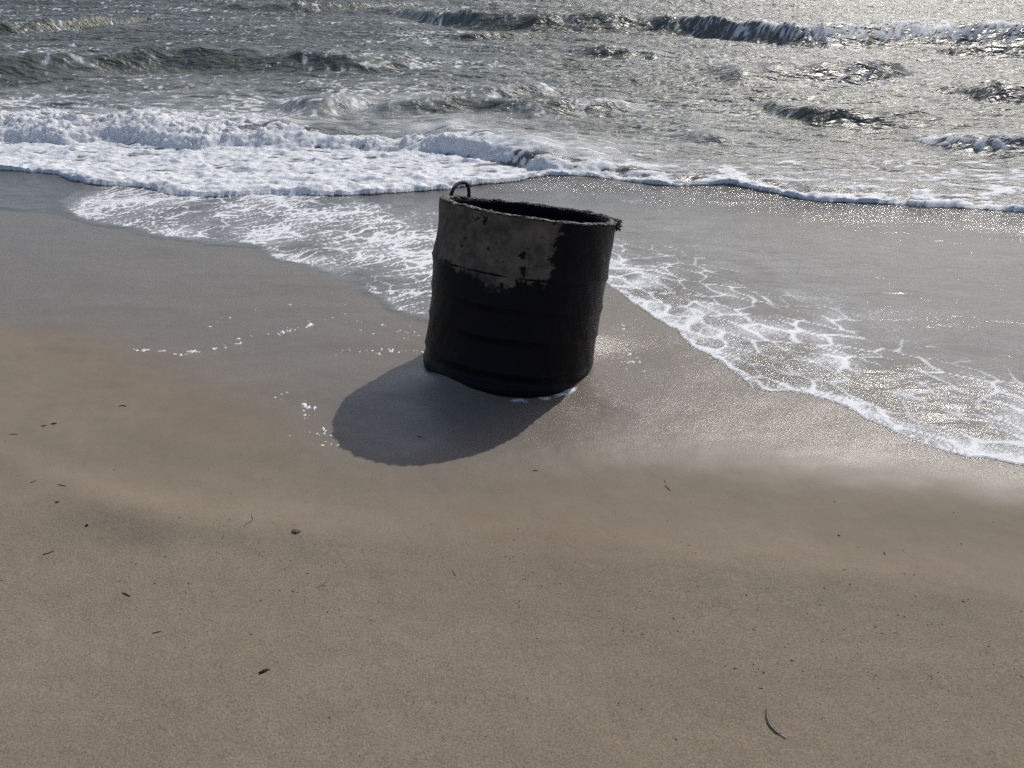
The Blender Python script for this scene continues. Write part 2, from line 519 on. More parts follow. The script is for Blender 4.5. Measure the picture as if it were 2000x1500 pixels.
def water(X, Y, S):
    """water surface, foam field (positive where there is foam), thickness of foam, shallow, chop"""
    sea = np.full(X.shape, SEA)
    far = sst(9.0, 14.0, Y)
    F = np.full(X.shape, -1.0)
    lift = np.zeros(X.shape)
    # wind sea
    wx = X + 0.35 * perlin(X * 0.5, Y * 0.5, 31)
    wy = Y + 0.35 * perlin(X * 0.5, Y * 0.5, 32)
    ch = 0.085 * fbm(wx * 0.33, wy * 1.1, 4, 33, 0.5, ridged=True) + 0.10 * fbm(wx * 0.22, wy * 0.5, 3, 34)
    ch = ch + 0.036 * fbm(wx * 1.1 + wy * .4, wy * 3.0, 3, 35, 0.5, ridged=True)
    ch = ch + 0.012 * fbm(wx * 3.0 - wy, wy * 7.0, 3, 37, 0.5)
    amp = 0.35 + 0.65 * sst(9.5, 15, Y)
    farw = sst(22, 60, Y)
    sea = sea + ch * amp * (1 + 1.2 * farw) + farw * 0.30 * fbm(X * 0.05, Y * 0.16, 3, 36)
    wfoam = np.full(X.shape, 0.0)
    for k, W in enumerate(WAVES):
        wxs, wys, whs, wfs = line_x(W, True)
        yc = np.interp(X, wxs, wys) + 0.16 * fbm(X * 0.7, X * 0 + k * 3.7, 2, 40)
        h = np.interp(X, wxs, whs, left=0, right=0)
        f = np.interp(X, wxs, wfs, left=0, right=0)
        e_ = 0.10 * (wxs[-1] - wxs[0]) + 0.3
        h = h * sst(wxs[0], wxs[0] + e_, X) * (1 - sst(wxs[-1] - e_, wxs[-1], X))
        d = Y - yc
        h = h * (1 + 0.35 * fbm(X * 0.8, Y * 0.5 + k, 3, 41))
        hm = max(W, key=lambda t: t[2])[2]
        wfr = 0.98 * hm + 0.004 * yc
        prof = np.where(d < 0, np.exp(-(d / wfr) ** 2), 1 / (1 + (d / (2.6 * hm + 0.1)) ** 2))
        sea = sea + h * prof * 0.92 - 0.15 * h * np.exp(-((d + 2.2 * wfr) / (1.2 * wfr)) ** 2)
        fm = f * np.where(d < 0, sst(-1.5 * wfr, -0.8 * wfr, d), 1 - sst(0.1, 1.5 * hm + 0.5, d)) * sst(0, 0.06, h)
        wfoam = np.maximum(wfoam, fm)
    n1 = fbm(X * 1.6, Y * 2.6, 4, 61, 0.6)
    # shore break
    tx, ty, th, tf = line_x(TOE, False)
    yt = np.interp(X, tx, ty) + 0.16 * fbm(X * 1.3, X * 0 + 2.2, 3, 45) + 0.05 * fbm(X * 5, Y * 5, 2, 46)
    d = Y - yt
    h = 0.84 * np.interp(X, tx, th) * (1 + 0.45 * fbm(X * 1.6, Y * 0.8, 2, 47))
    tf_ = np.interp(X, tx, tf)
    up = 0.55 * sst(-0.02, 0.22, d) + 0.45 * sst(0.10, 0.75, d + 0.15 * n1)
    roll = h * up * np.where(d < 0.6, 1, 1 / (1 + ((d - 0.6) / 1.3) ** 2))
    sea = sea + roll
    leftm = 1 - sst(-3.9, -2.6, X)         # broad churned foam only to one side
    back = np.where(leftm > 0, 0, 0) + (0.75 + 2.3 * leftm)
    rollfoam = tf_ * sst(-0.03, 0.06, d) * (1 - 0.75 * sst(0.15 * back, 0.8 * back, d) - 0.25 * sst(0.6 * back, 1.15 * back, d)) * sst(0.05, 0.18, h)
    # running sheet and film on the sand
    d1 = polydist(X, Y, SHEETP) + 0.05 * fbm(X * 1.8, Y * 1.8, 3, 48) + 0.015 * fbm(X * 9, Y * 9, 2, 49)
    d2 = polydist(X, Y, FILMP) + 0.11 * fbm(X * 1.7, Y * 1.7, 3, 50) + 0.02 * fbm(X * 9, Y * 9, 2, 51)
    d3 = polydist(X, Y, BASEP) + 0.02 * fbm(X * 6, Y * 6, 2, 52)
    film = np.where(d2 > 0, 0.006 * sst(-0.03, 0.4, d2), -0.016 * sst(0, 0.10, -d2))
    film = np.where(d2 > 0, film + 0.0040 * sst(0.05, 0.4, d2) * fbm(X * 3.5 + Y, Y * 6 - X * 1.5, 3, 53), film)
    f3 = np.where(d3 > 0, 0.008 * sst(0, 0.06, d3) + 0.002, -0.03 * sst(0, .05, -d3))
    rim = 0.030 * sst(0, 0.10, d1) + 0.015 * sst(0.05, 0.5, d1)
    film = np.where(d1 > 0, film + rim * (1 + 0.35 * fbm(X * 3, Y * 4, 3, 54)), film)
    # water heaped against the seaward side of the barrel
    rr = np.hypot(X - BX, Y - BY)
    heap = 0.05 * np.exp(-((rr - 0.47) / 0.10) ** 2) * sst(0.0, 0.4, X - BX) * sst(-0.25, 0.05, Y - BY) * (d2 > 0)
    film = film + heap
    bed = S + film
    k = 0.03
    W = np.where(Y > 5.2, 0.5 * (bed + sea + np.sqrt((bed - sea) ** 2 + k * k)), bed)
    W = np.where((Y > 5.2) & (bed > sea + 0.10), bed, W)
    shallow = np.clip(1 - sst(7.2, 12.5, Y) * 0.95, 0, 1) * np.where(Y > yt + 0.25, 0.45, 1)
    shallow = np.where(Y < 7, 1, shallow)
    chop = 0.10 + 0.90 * sst(-0.1, 1.2, Y - yt) - 0 * X
    # right hand swash is ruffled behind its lip
    rgt = sst(0.6, 2.0, X)
    chop = np.maximum(chop, 0.6 * rgt * sst(0.0, 0.3, d1))

    # ---------------- foam
    # churned foam of the shore break
    qx, qy = X + 0.10 * perlin(X * 4, Y * 4, 58), Y + 0.10 * perlin(X * 4, Y * 4, 59)
    bl = 0.6 * fbm(qx * 2.6, qy * 3.4, 6, 60, 0.66, billow=True) + 0.5 * fbm(qx * 3, qy * 4, 5, 57, 0.7)
    n2 = fbm(X * 8, Y * 10, 3, 62, 0.6)
    Froll = rollfoam * 1.35 - 0.95 + 1.5 * n1 + 1.6 * n2 + 0.4 * np.exp(-(d / 0.25) ** 2)
    Froll = np.where(rollfoam > 0.02, Froll, -1)
    lift_r = np.clip(Froll, 0, 1) * rollfoam * (0.13 * (bl + 0.35))
    # white sheet between the break and its lip
    left2 = 1 - sst(-0.9, 0.6, X)
    st = fbm(X * 1.2 + 0.3 * Y, Y * 5.5, 4, 63, 0.6)
    n3 = fbm(X * 3.2, Y * 6, 4, 64, 0.6)
    Dsheet = sst(0.0, 0.05, d1) * (1 - sst(-0.05, 0.35, d))
    wid = np.where(X > -0.6, 1 - sst(0.15, 0.7, d1), 1.0)
    lipr = sst(0.0, .03, d1) * (1 - sst(0.05, 1.6, d1))
    Fs_l = 0.60 + 0.9 * np.exp(-d1 / 0.25) - 1.25 * np.abs(st) + 0.9 * n3
    Fs_r = 0.02 + 1.1 * np.exp(-d1 / 0.10) + 1.25 * fbm(X * 2.2, Y * 5.0, 4, 65, 0.65) - 0.25 * sst(.3, 1.6, d1)
    Fsheet = np.where(Dsheet * left2 > Dsheet * (1 - left2), Fs_l, Fs_r) if False else Fs_l * left2 + Fs_r * (1 - left2)
    Fsheet = np.where(d1 > 0, Fsheet, np.minimum(d1 * 25, -0.02))
    Fsheet = np.where(d > 0.4 + 1.2 * (1 - left2), np.minimum(Fsheet, -0.3), Fsheet)
    lift_s = np.clip(Fsheet, 0, 1) * (0.010 + 0.040 * np.clip(n3 + .3, 0, 1) + 0.02 * fbm(X * 7, Y * 12, 3, 56, ridged=True) + 0.028 * np.exp(-((d1 - 0.10) / 0.10) ** 2))
    # lace on the film, left of the barrel: scalloped threads running obliquely
    a = math.radians(38)
    u = (X * math.cos(a) + Y * math.sin(a))
    v = (-X * math.sin(a) + Y * math.cos(a))
    u = u + 0.22 * fbm(X * 1.5, Y * 1.5, 3, 66)
    v = v + 0.14 * fbm(X * 2.2, Y * 2.2, 3, 67)
    e1 = worley_edge(u / 0.40, v / 0.15, 68)
    e2 = worley_edge(u / 0.15, v / 0.062, 69)
    e3 = worley_edge(X / 0.05 + 2 * n3, Y / 0.055, 70)
    mL = sst(0.0, 0.10, d2) * (1 - sst(0.5, 1.0, X)) * sst(-5.2, -4.2, X)
    mL = mL * (1 - 0.45 * sst(1.3, 2.4, d2) * sst(-2.2, -1.2, X))
    patch = fbm(X * 1.1, Y * 1.1, 3, 71)
    patch2 = fbm(X * 2.6, Y * 2.6, 2, 55)
    Fl = np.maximum(0.15 + 0.16 * patch + 0.08 * patch2 - e1, (0.13 + 0.20 * patch + 0.15 * patch2 - e2) * 0.9) * 2.2
    Fl = np.maximum(Fl, (0.06 + 0.25 * patch + 0.2 * patch2 + 0.25 * np.exp(-np.maximum(d2, 0) / 0.12) - e3) * 0.9)
    Fl = np.where((d2 > 0) & (d1 < 0.02), Fl * mL - 0.6 * (1 - mL), -1)
    # right of the barrel: threads along the advancing edge, thinning seaward
    a = math.radians(-50)
    u = (X * math.cos(a) + Y * math.sin(a)) + 0.15 * fbm(X * 2, Y * 2, 3, 72)
    v = (-X * math.sin(a) + Y * math.cos(a)) + 0.10 * fbm(X * 3, Y * 3, 3, 73)
    e4 = worley_edge(u / 0.30, v / 0.14, 74)
    e5 = worley_edge(u / 0.10, v / 0.045, 75)
    mR = sst(0.36, 0.55, X) * sst(0.0, 0.015, d2)
    dp = np.maximum(d2, 0)
    patch3 = fbm(X * 3.1, Y * 3.1, 3, 107)
    w1 = 0.168 + 0.14 * patch + 0.12 * patch3 + 0.10 * np.exp(-dp / 0.25) - 0.22 * sst(0.75, 1.6, dp)
    w2 = 0.15 + 0.20 * patch + 0.20 * patch3 + 0.20 * np.exp(-dp / 0.15) - 0.16 * sst(0.45, 1.3, dp)
    Fr = np.maximum((w1 - e4) * 1.7, (w2 - e5) * 1.2)
    Fr = np.maximum(Fr, 0.40 * np.exp(-((d2 - 0.015) / 0.018) ** 2) - 0.10 + 0.3 * patch3)
    Fr = np.where((d2 > 0) & (d1 < 0.02), Fr * mR - 0.6 * (1 - mR), -1)
    d2b = d2 - 0.30 - 0.16 * fbm(X * 1.3, Y * 1.3, 3, 105)
    Fr2 = np.where((d2 > 0) & (d1 < 0), 0.40 * np.exp(-(d2b / 0.022) ** 2) * (0.4 + 1.1 * np.clip(patch + 0.35, 0, 1)) - 0.12, -1) * mR - 0.5 * (1 - mR)
    Fr = np.maximum(Fr, Fr2)
    vR = mR * (0.36 * np.exp(-np.maximum(d2, 0) / 0.8) + 0.10 * np.exp(-np.maximum(d2, 0) / 1.6)) * np.clip(0.7 + 1.3 * patch + 1.2 * patch3, 0, 2)
    vL = mL * (0.16 + 0.10 * np.exp(-np.maximum(d2, 0) / 0.5)) * np.clip(0.8 + 1.5 * patch + 0.7 * n3, 0, 2)
    veil = np.where((d2 > 0.01) & (d1 < 0.02), np.clip(np.maximum(vR, vL), 0, 0.45), 0)
    # foam in the eddy at the foot of the barrel
    ang = np.degrees(np.arctan2(Y - BY, X - BX))
    Fb = np.exp(-((rr - 0.478 - 0.012 * n2) / 0.030) ** 2) * sst(-104, -84, ang) * (1 - sst(-62, -30, ang))
    Fb = np.where(Fb > 0.05, Fb * (0.62 + 0.9 * n3) - 0.34 + 1.2 * n2 * Fb, -1)
    # stranded bubbles
    Fx = np.full(X.shape, -1.0)
    dots = []
    for cs_, sd_ in ((0.030, 76), (0.017, 77)):
        x0, y0 = np.floor(X / cs_), np.floor(Y / cs_)
        hx, hy, hr, hp = [h2(x0, y0, sd_ + 9 * q) / 4294967296.0 for q in range(4)]
        dd = np.hypot((X / cs_ - x0 - 0.3 - 0.4 * hx) * 0.62, Y / cs_ - y0 - 0.3 - 0.4 * hy)
        dots.append((0.10 + 0.24 * hr - dd, hp))
    b2 = fbm(X * 7, Y * 9, 2, 88)
    for pts, wdt, amt in (([(278, 684), (360, 690), (440, 672), (520, 656), (600, 634)], 0.040, .85), ([(590, 790), (600, 815), (640, 850), (645, 862)], 0.045, .6),
                          ([(730, 640), (790, 650), (830, 676)], 0.12, .14), ([(640, 690), (740, 690), (820, 684)], 0.06, .22), ([(540, 780), (600, 830), (660, 870)], 0.10, .08),
                          ([(1215, 640), (1225, 690), (1240, 715)], 0.06, .3), ([(1130, 815), (1170, 822)], 0.04, .25), ([(400, 640), (560, 600), (700, 620)], 0.18, .04)):
        g = np.exp(-(linedist(X, Y, smooth_line(wl(pts), 4)) / wdt) ** 2)
        for dd, hp in dots:
            Fx = np.maximum(Fx, np.where(hp < amt * 1.9 * g * (0.45 + 2.0 * b2), dd * 2.5, -1))
    # open sea: breaking crests and wind streaks
    Fw = np.where(wfoam > 0.02, wfoam * 1.3 - 0.5 + 0.9 * fbm(X * 1.1, Y * 1.3, 4, 104, 0.65) + 0.9 * n2, -1)
    lift_w = np.clip(Fw, 0, 1) * 0.10 * (bl + 0.3)
    stk = fbm(wx * 1.7, wy * 5.2, 4, 78, 0.6, ridged=True)
    Fo = stk - 0.64 + 0.35 * fbm(X * 0.2, Y * 0.4, 3, 79) + 0.12 * leftm * (1 - sst(12, 16, Y))
    Fo = np.where(d > 0.6, Fo * 1.2, -1)
    behind = Y - yt
    vO = np.where(behind > 0.3, 0.30 * np.exp(-np.maximum(behind - 0.3, 0) / 6.0) * np.clip(0.55 + 1.1 * stk * 0.6 + 1.2 * fbm(X * 0.35, Y * 0.9, 4, 106, 0.6), 0, 1.6) * (0.35 + 0.65 * (1 - sst(-1, 5, X))), 0)
    veil = np.maximum(veil, np.clip(vO, 0, 0.4) * (vO > 0.05))
    F = np.max([Froll, Fsheet, Fl, Fr, Fb, Fx, Fw, Fo, np.where(veil > 0.03, 0.12, -1)], axis=0)
    lift = np.maximum(np.maximum(lift_r, lift_s), lift_w)
    lift = np.where(F > 0, np.maximum(lift, np.clip(F, 0, .5) * 0.012), np.clip(F, -0.3, 0) * 0.05)
    thick = np.clip(np.max([Froll * 1.6, Fsheet * 1.8, Fl * 2.6, Fr * 2.0, Fb * 1.6, Fx * 3.2, Fw * 1.6, Fo * 1.6, veil], axis=0), 0, 1)
    airy = np.clip(np.maximum(rollfoam, wfoam) * 1.5, 0, 1)
    side = np.clip(lift / 0.10, 0, 1) * airy
    sx_ = side * (0.10 * fbm(X * 5, Y * 5, 4, 101, 0.65) + 0.0)
    sy_ = side * 0.16 * fbm(X * 5, Y * 6, 5, 102, 0.7)
    ruffle = np.where(d1 > -0.02, 0.5, 0.20 + 0.75 * np.exp(-((d1 + 0.1) / 0.8) ** 2) + 0.45 * np.exp(-(d2 / 0.5) ** 2)) * (0.35 + 0.65 * sst(-1.5, 1.0, X))
    ruffle = ruffle * (1.05 + 0.8 * fbm(X * 1.2, Y * 2.0, 3, 103))
    return W, F, lift, thick, shallow, chop, d2, airy, sx_, sy_, ruffle


def fan(ys, core, n_core, n_side, reach):
    """grid whose rows widen with distance; rows also run far out to both sides"""
    u = np.linspace(-1, 1, n_core)
    s = 1 + (reach - 1) * (np.linspace(0, 1, n_side + 1)[1:] ** 2.2)
    u = np.concatenate([-s[::-1], u, s])
    hw = core(ys)
    return u[None, :] * hw[:, None], np.repeat(ys[:, None], len(u), 1)


def rows(y0, y1, k, off):
    out = [y0]
    while out[-1] < y1:
        out.append(out[-1] + k * (out[-1] + off))
    return np.array(out)


# sand: one sheet from well behind the camera to under the sea
ys = np.concatenate([np.linspace(-30, 0.4, 24), rows(0.45, 9.0, 0.0042, 0.9), np.linspace(9.3, 30, 20)])
GX, GY = fan(ys, lambda y: 0.76 * np.maximum(y, 0.0) + 1.15, 720, 14, 24)
GZ = sand_z(GX, GY)
wetline = smooth_line(wl([(-900, 630), (-300, 632), (0, 640), (160, 648), (280, 690), (420, 745), (560, 800), (640, 862), (740, 900), (900, 905), (1100, 900), (1300, 896),
                          (1480, 902), (1700, 925), (2000, 962), (2500, 1040)]), 3)
WETP = np.vstack([wetline, [[40, 2], [40, 60], [-40, 60], [-40, wetline[0, 1]]]])
dw = polydist(GX, GY, WETP) + 0.05 * fbm(GX * 2, GY * 2, 3, 81)
wet = sst(-0.42, 0.28, dw + 0.06 * fbm(GX * 5, GY * 9, 3, 83)) * (0.86 + 0.14 * sst(0, 0.6, dw))
ridge_y = np.interp(GX, RIDGE[:, 0], RIDGE[:, 1])
dry = 1 - 0.9 * sst(-0.35, 0.35, GY - ridge_y + 0.12 * fbm(GX * 1.5, GY * 1.5, 3, 82))
damp = 0.16 * sst(-0.05, 0.35, GY - ridge_y)
wet = np.maximum(wet, damp)
sand = grid_mesh('sand', GX, GY, GZ, M_SAND, None, {'wet': wet, 'dry': dry})
tag(sand, 'smooth damp beige sand beach', None, None, 'structure')

# sea: one sheet from the swash edge to the horizon
ys = np.concatenate([rows(2.1, 7.4, 0.0046, 0.6), np.arange(7.42, 11.6, 0.021), rows(11.62, 26.0, 0.0046, 0.6), np.arange(26.1, 30.6, 0.06), rows(30.7, 70, 0.0048, 0.6), np.geomspace(71, 6000, 60)])
GX, GY = fan(ys, lambda y: 0.76 * y + 1.1, 860, 14, 10)
S = sand_z(GX, GY)
W, F, lift, thick, shallow, chop, d2, airy, sx_, sy_, ruffle = water(GX, GY, S)


def face_max(a):
    return np.maximum(np.maximum(a[:-1, :-1], a[:-1, 1:]), np.maximum(a[1:, 1:], a[1:, :-1]))


sea = grid_mesh('sea', GX, GY, W, M_WATER, face_max(W - S) > -0.004, {'shallow': shallow, 'chop': chop, 'ruffle': ruffle})
tag(sea, 'choppy grey green sea rolling up the sand', None, None, 'structure')
top = np.maximum(W, S)
foam = grid_mesh('foam', GX + sx_, GY + sy_, top + lift, M_FOAM, (face_max(F) > -0.02) & (GY[:-1, :-1] < 300), {'thick': thick, 'airy': airy})
tag(foam, 'white sea foam of breaking waves and swash', 'foam', None, 'stuff')


# spray thrown up along the breaking crests
cand = np.argwhere((airy > 0.35) & (lift > 0.03) & (GY < 32) & (np.abs(GX) < 0.8 * GY + 1.5))
pick = cand[rng.choice(len(cand), 2600, replace=False)]
vs, fs = [], []
OCT = [(1, 0, 0), (0, 1, 0), (-1, 0, 0), (0, -1, 0), (0, 0, 1), (0, 0, -1)]
OF = [(0, 1, 4), (1, 2, 4), (2, 3, 4), (3, 0, 4), (1, 0, 5), (2, 1, 5), (3, 2, 5), (0, 3, 5)]
for i, j in pick:
    sc_ = 0.5 + GY[i, j] / 20.0
    g = sc_ * rng.uniform(0.003, 0.010) * rng.uniform(0.5, 1)
    p = (GX[i, j] + rng.normal(0, .03), GY[i, j] + rng.normal(0, .03), top[i, j] + lift[i, j] + sc_ * abs(rng.normal(0, 0.035)))
    o = len(vs)
    vs += [(p[0] + q[0] * g * 1.4, p[1] + q[1] * g, p[2] + q[2] * g * 0.8) for q in OCT]
    fs += [tuple(k + o for k in f) for f in OF]
M_SPRAY = mat_plain('sea_spray', (0.80, 0.82, 0.83), (0.93, 0.94, 0.95), 60, 0.4, 0.1)
tag(obj_from('spray', vs, fs, M_SPRAY, None, True), 'white spray droplets thrown up along the breaking crests', 'spray', None, 'stuff')


def ground_z(x, y):
    return float(sand_z(np.array([x]), np.array([y]))[0])


# ------------------------------------------------------------------ the barrel
M_BARREL, M_RIM = mat_barrel(), mat_rim()
M_RUST = mat_plain('rusted_iron', (0.012, 0.010, 0.010), (0.035, 0.024, 0.018), 160, 0.75, 0.8)
M_WEED = mat_plain('dried_algae', (0.010, 0.010, 0.008), (0.030, 0.026, 0.018), 90, 0.7, 0.5)
AX = Vector((math.tan(math.radians(7.625)), math.tan(math.radians(11.62)), 1)).normalized()
E1 = Vector((0, 1, 0)).cross(AX).normalized()
E2 = AX.cross(E1)
foot = Vector((BX, BY, -0.2534))
bar = bpy.data.objects.new('barrel', None)
bar.matrix_world = Matrix(((E1.x, E2.x, AX.x, foot.x), (E1.y, E2.y, AX.y, foot.y), (E1.z, E2.z, AX.z, foot.z), (0, 0, 0, 1)))
col.objects.link(bar)
tag(bar, 'tilted black tar-stained open concrete barrel standing in wet sand', 'barrel')
BL, R0, R1, TH = 0.8285, 0.451, 0.4555, 0.045
RIBS = [0.335, 0.52, 0.70, 0.905]      # measured from the rim


def wobble(t, z):
    """unevenness of the cast wall"""
    x, y = np.cos(t), np.sin(t)
    return (0.0055 * perlin(x * 1.6 + 5, y * 1.6 + z * 2.2, 90) + 0.004 * fbm(x * 4 + z * 1.1, y * 4 + z * 5, 3, 91)
            + 0.0035 * perlin(x * 2 + 9, z * 7 + y * 2, 93)
            + 0.009 * np.exp(-((x + 1) / 0.25) ** 2) * (np.exp(-((z - 0.54) / 0.10) ** 2) - 0.6 * np.exp(-((z - 0.72) / 0.08) ** 2)))


def rib_profile(v):
    s = 0
    for k, r in enumerate(RIBS):
        s = s + 0.002 * np.exp(-((v - r) / 0.018) ** 2) + 0.0036 * (1 - sst(r, r + .05, v)) * sst(r - 0.10, r, v)
    return s


NT_, NV_ = 420, 240
t = np.linspace(0, 2 * math.pi, NT_, endpoint=False)
zo = np.linspace(-0.26, BL, NV_)
zi = np.linspace(BL, 0.02, 60)
T, ZO = np.meshgrid(t, zo)
VO = 1 - ZO / BL
RO = R0 + (R1 - R0) * ZO / BL + wobble(T, ZO) + rib_profile(VO) + 0.010 * sst(0.955, 1.0, VO) * (1 - sst(1.02, 1.06, VO))
rimlift = 0.006 * fbm(np.cos(t) * 5, np.sin(t) * 5, 3, 94) + 0.004 * np.sin(2 * t + 1)
ZO2 = ZO + rimlift[None, :] * sst(0.8, 1, ZO / BL)
T2, ZI = np.meshgrid(t, zi)
RI = R1 - TH + 0.006 * fbm(np.cos(T2) * 5 + ZI * 3, np.sin(T2) * 5 + ZI * 6, 3, 95)
ZI2 = ZI + rimlift[None, :] * sst(0.8, 1, ZI / BL)
Tn = np.vstack([T, T2])
Rn = np.vstack([RO, RI])
Zn = np.vstack([ZO2, ZI2])
cs, sn = np.cos(Tn), np.sin(Tn)
# bare concrete showing where the tar has worn off
c_, v_ = np.cos(T), VO
lim = np.interp(c_, [-1, -.82, -.71, -.53, -.39, -.13, -.04, .10, .25], [.34, .325, .35, .365, .405, .39, .36, .345, .335])
jag = 0.05 * fbm(c_ * 12, v_ * 5, 5, 96, 0.65)
edge = np.minimum((lim - v_ + jag) * 7, (0.245 + 0.06 * (0.12 - v_) * (v_ < .12) * 8 - c_ + 0.13 * fbm(c_ * 6, v_ * 24, 4, 97, 0.65)) * 6)
pits = sst(0.30, 0.5, fbm(c_ * 7, v_ * 13, 4, 98, 0.6))
pits = np.maximum(pits, 0.9 * sst(0.02, 0.25, fbm(c_ * 16, v_ * 20, 3, 99)) * np.exp(-((c_ + 0.03) / 0.07) ** 2) * sst(.10, .2, v_))
pits = np.maximum(pits, np.exp(-((c_ + 0.90) / 0.02) ** 2 - ((v_ - .125) / .035) ** 2) * 1.2)
pits = np.maximum(pits, 0.8 * np.exp(-((c_ + 0.52) / 0.13) ** 2 - ((v_ - .04) / .045) ** 2) * (0.5 + fbm(c_ * 20, v_ * 30, 2, 89)))
bare = np.clip(0.5 + edge, 0, 1) * (1 - np.clip(pits, 0, 1)) * (np.sin(T) < 0.25)
extra = np.exp(-((c_ + .965) / .02) ** 2 - ((v_ - .50) / .03) ** 2) * (np.sin(T) < 0)
bare = np.maximum(bare, 0.6 * extra)
bare = np.vstack([bare, np.zeros(T2.shape)])
X3, Y3, Z3 = Rn * cs, Rn * sn, Zn
X3 = np.hstack([X3, X3[:, :1]])
Y3 = np.hstack([Y3, Y3[:, :1]])
Z3 = np.hstack([Z3, Z3[:, :1]])
bare = np.hstack([bare, bare[:, :1]])
shell = grid_mesh('shell', X3, Y3, Z3, M_BARREL, None, {'bare': bare})
shell.parent = bar
shell['label'] = 'black tarred wall with a bare grey patch below the rim'


def ring_tube(name, rad, z, rr, seed, mat, nseg=240, nr=8, rough=0.35, zf=None, broken=0.0):
    vs, fs = [], []
    for i in range(nseg):
        a = 2 * math.pi * i / nseg
        ca, sa = math.cos(a), math.sin(a)
        A = np.array([a])
        zz = z + (zf[int(i / nseg * len(zf))] if zf is not None else 0)
        base = rad(a, zz)
        for j in range(nr):
            b = 2 * math.pi * j / nr
            q = float(fbm(np.array([ca * 9 + math.cos(b)]), np.array([sa * 9 + math.sin(b)]), 3, seed)[0])
            s = 1 + rough * 2 * q
            lo = float(perlin(np.array([ca * 3.0]), np.array([sa * 3.0]), seed + 5)[0])
            s *= 1 - broken * max(0.0, min(1.0, lo * 2 + 0.3))
            r_ = base + rr[0] * math.cos(b) * s
            vs.append((r_ * ca, r_ * sa, zz + rr[1] * math.sin(b) * s))
    for i in range(nseg):
        for j in range(nr):
            a0, a1 = i * nr, ((i + 1) % nseg) * nr
            fs.append((a0 + j, a1 + j, a1 + (j + 1) % nr, a0 + (j + 1) % nr))
    return obj_from(name, vs, fs, mat, bar)


def wall_r(a, z):
    v = 1 - z / BL
    return float(R0 + (R1 - R0) * z / BL + wobble(np.array([a]), np.array([z]))[0] + rib_profile(np.array([v]))[0])


for k, r in enumerate(RIBS):
    ring_tube('band', lambda a, z: wall_r(a, z) - 0.001, BL * (1 - r), (0.0035, 0.005), 120 + k * 7, M_BARREL, 260, 8, 0.5, None, 0.9)
ring_tube('rim', lambda a, z: R1 - TH / 2 + 0.003, BL + 0.004, (TH / 2 + 0.001, 0.006), 160, M_RIM, 420, 12, 0.5, rimlift)


def tube(points, radii, seg=8, rough=0.0, seed=0):
    P = [Vector(p) for p in points]
    vs, fs = [], []
    rn = random.Random(seed)
    up = Vector((0, 0, 1))
    for i, p in enumerate(P):
        d = (P[min(i + 1, len(P) - 1)] - P[max(i - 1, 0)]).normalized()
        s = d.cross(up)
        if s.length < 0.05:
            s = d.cross(Vector((1, 0, 0)))
        s.normalize()
        n = s.cross(d)
        for j in range(seg):
            a = 2 * math.pi * j / seg
            r = radii[i] * (1 + rough * rn.uniform(-1, 1))
            vs.append(p + (s * math.cos(a) + n * math.sin(a)) * r)
    for i in range(len(P) - 1):
        for j in range(seg):
            fs.append((i * seg + j, i * seg + (j + 1) % seg, (i + 1) * seg + (j + 1) % seg, (i + 1) * seg + j))
    fs.append(tuple(range(seg))[::-1])
    fs.append(tuple((len(P) - 1) * seg + j for j in range(seg)))
    return vs, fs


# lifting loop of bent iron set in the rim
la, lb = math.radians(161), math.radians(138)
rl = R1 - TH / 2
pa = np.array([rl * math.cos(la), rl * math.sin(la)])
pb = np.array([rl * math.cos(lb), rl * math.sin(lb)])
lp = []
for u, z in ((0.0, -0.05), (0.0, 0.0), (0.04, 0.026), (0.16, 0.052), (0.36, 0.070), (0.56, 0.076), (0.80, 0.070), (0.94, 0.050), (1.0, 0.026), (1.03, 0.0), (1.03, -0.05)):
    q = pa + (pb - pa) * u
    lp.append((q[0], q[1], BL + 0.008 + z))
lp = smooth_line(lp, 4)
vs, fs = tube(lp, [0.0095] * len(lp), 9, 0.20, 3)
obj_from('lifting_loop', vs, fs, M_RUST, bar)['label'] = 'rusty bent iron loop set in the rim'

# ragged algae at the far corner of the rim
vs, fs = [], []
rn = random.Random(21)
for k in range(90):
    a = math.radians(rn.gauss(-4, 7))
    r = R1 - 0.02 + rn.uniform(0, 0.03)
    p = Vector((r * math.cos(a), r * math.sin(a), BL + rn.uniform(-0.02, 0.012)))
    d = Vector((math.cos(a), math.sin(a), 0)) * rn.uniform(0.2, 1) + Vector((rn.uniform(-.4, .4), rn.uniform(-.4, .4), rn.uniform(-0.9, 0.5)))
    d.normalize()
    L = rn.uniform(0.012, 0.034)
    pts = [p + d * L * s + Vector((0, 0, -0.006 * s * s)) for s in (0, .35, .7, 1)]
    a_, b_ = tube(pts, [0.0035, 0.0045, 0.0035, 0.0012], 5, 0.3, k)
    o = len(vs)
    vs += a_
    fs += [tuple(i + o for i in f) for f in b_]
tag(obj_from('algae_tuft', vs, fs, M_WEED, bar), 'ragged dark tuft of dried algae on the rim', None, None, 'stuff')

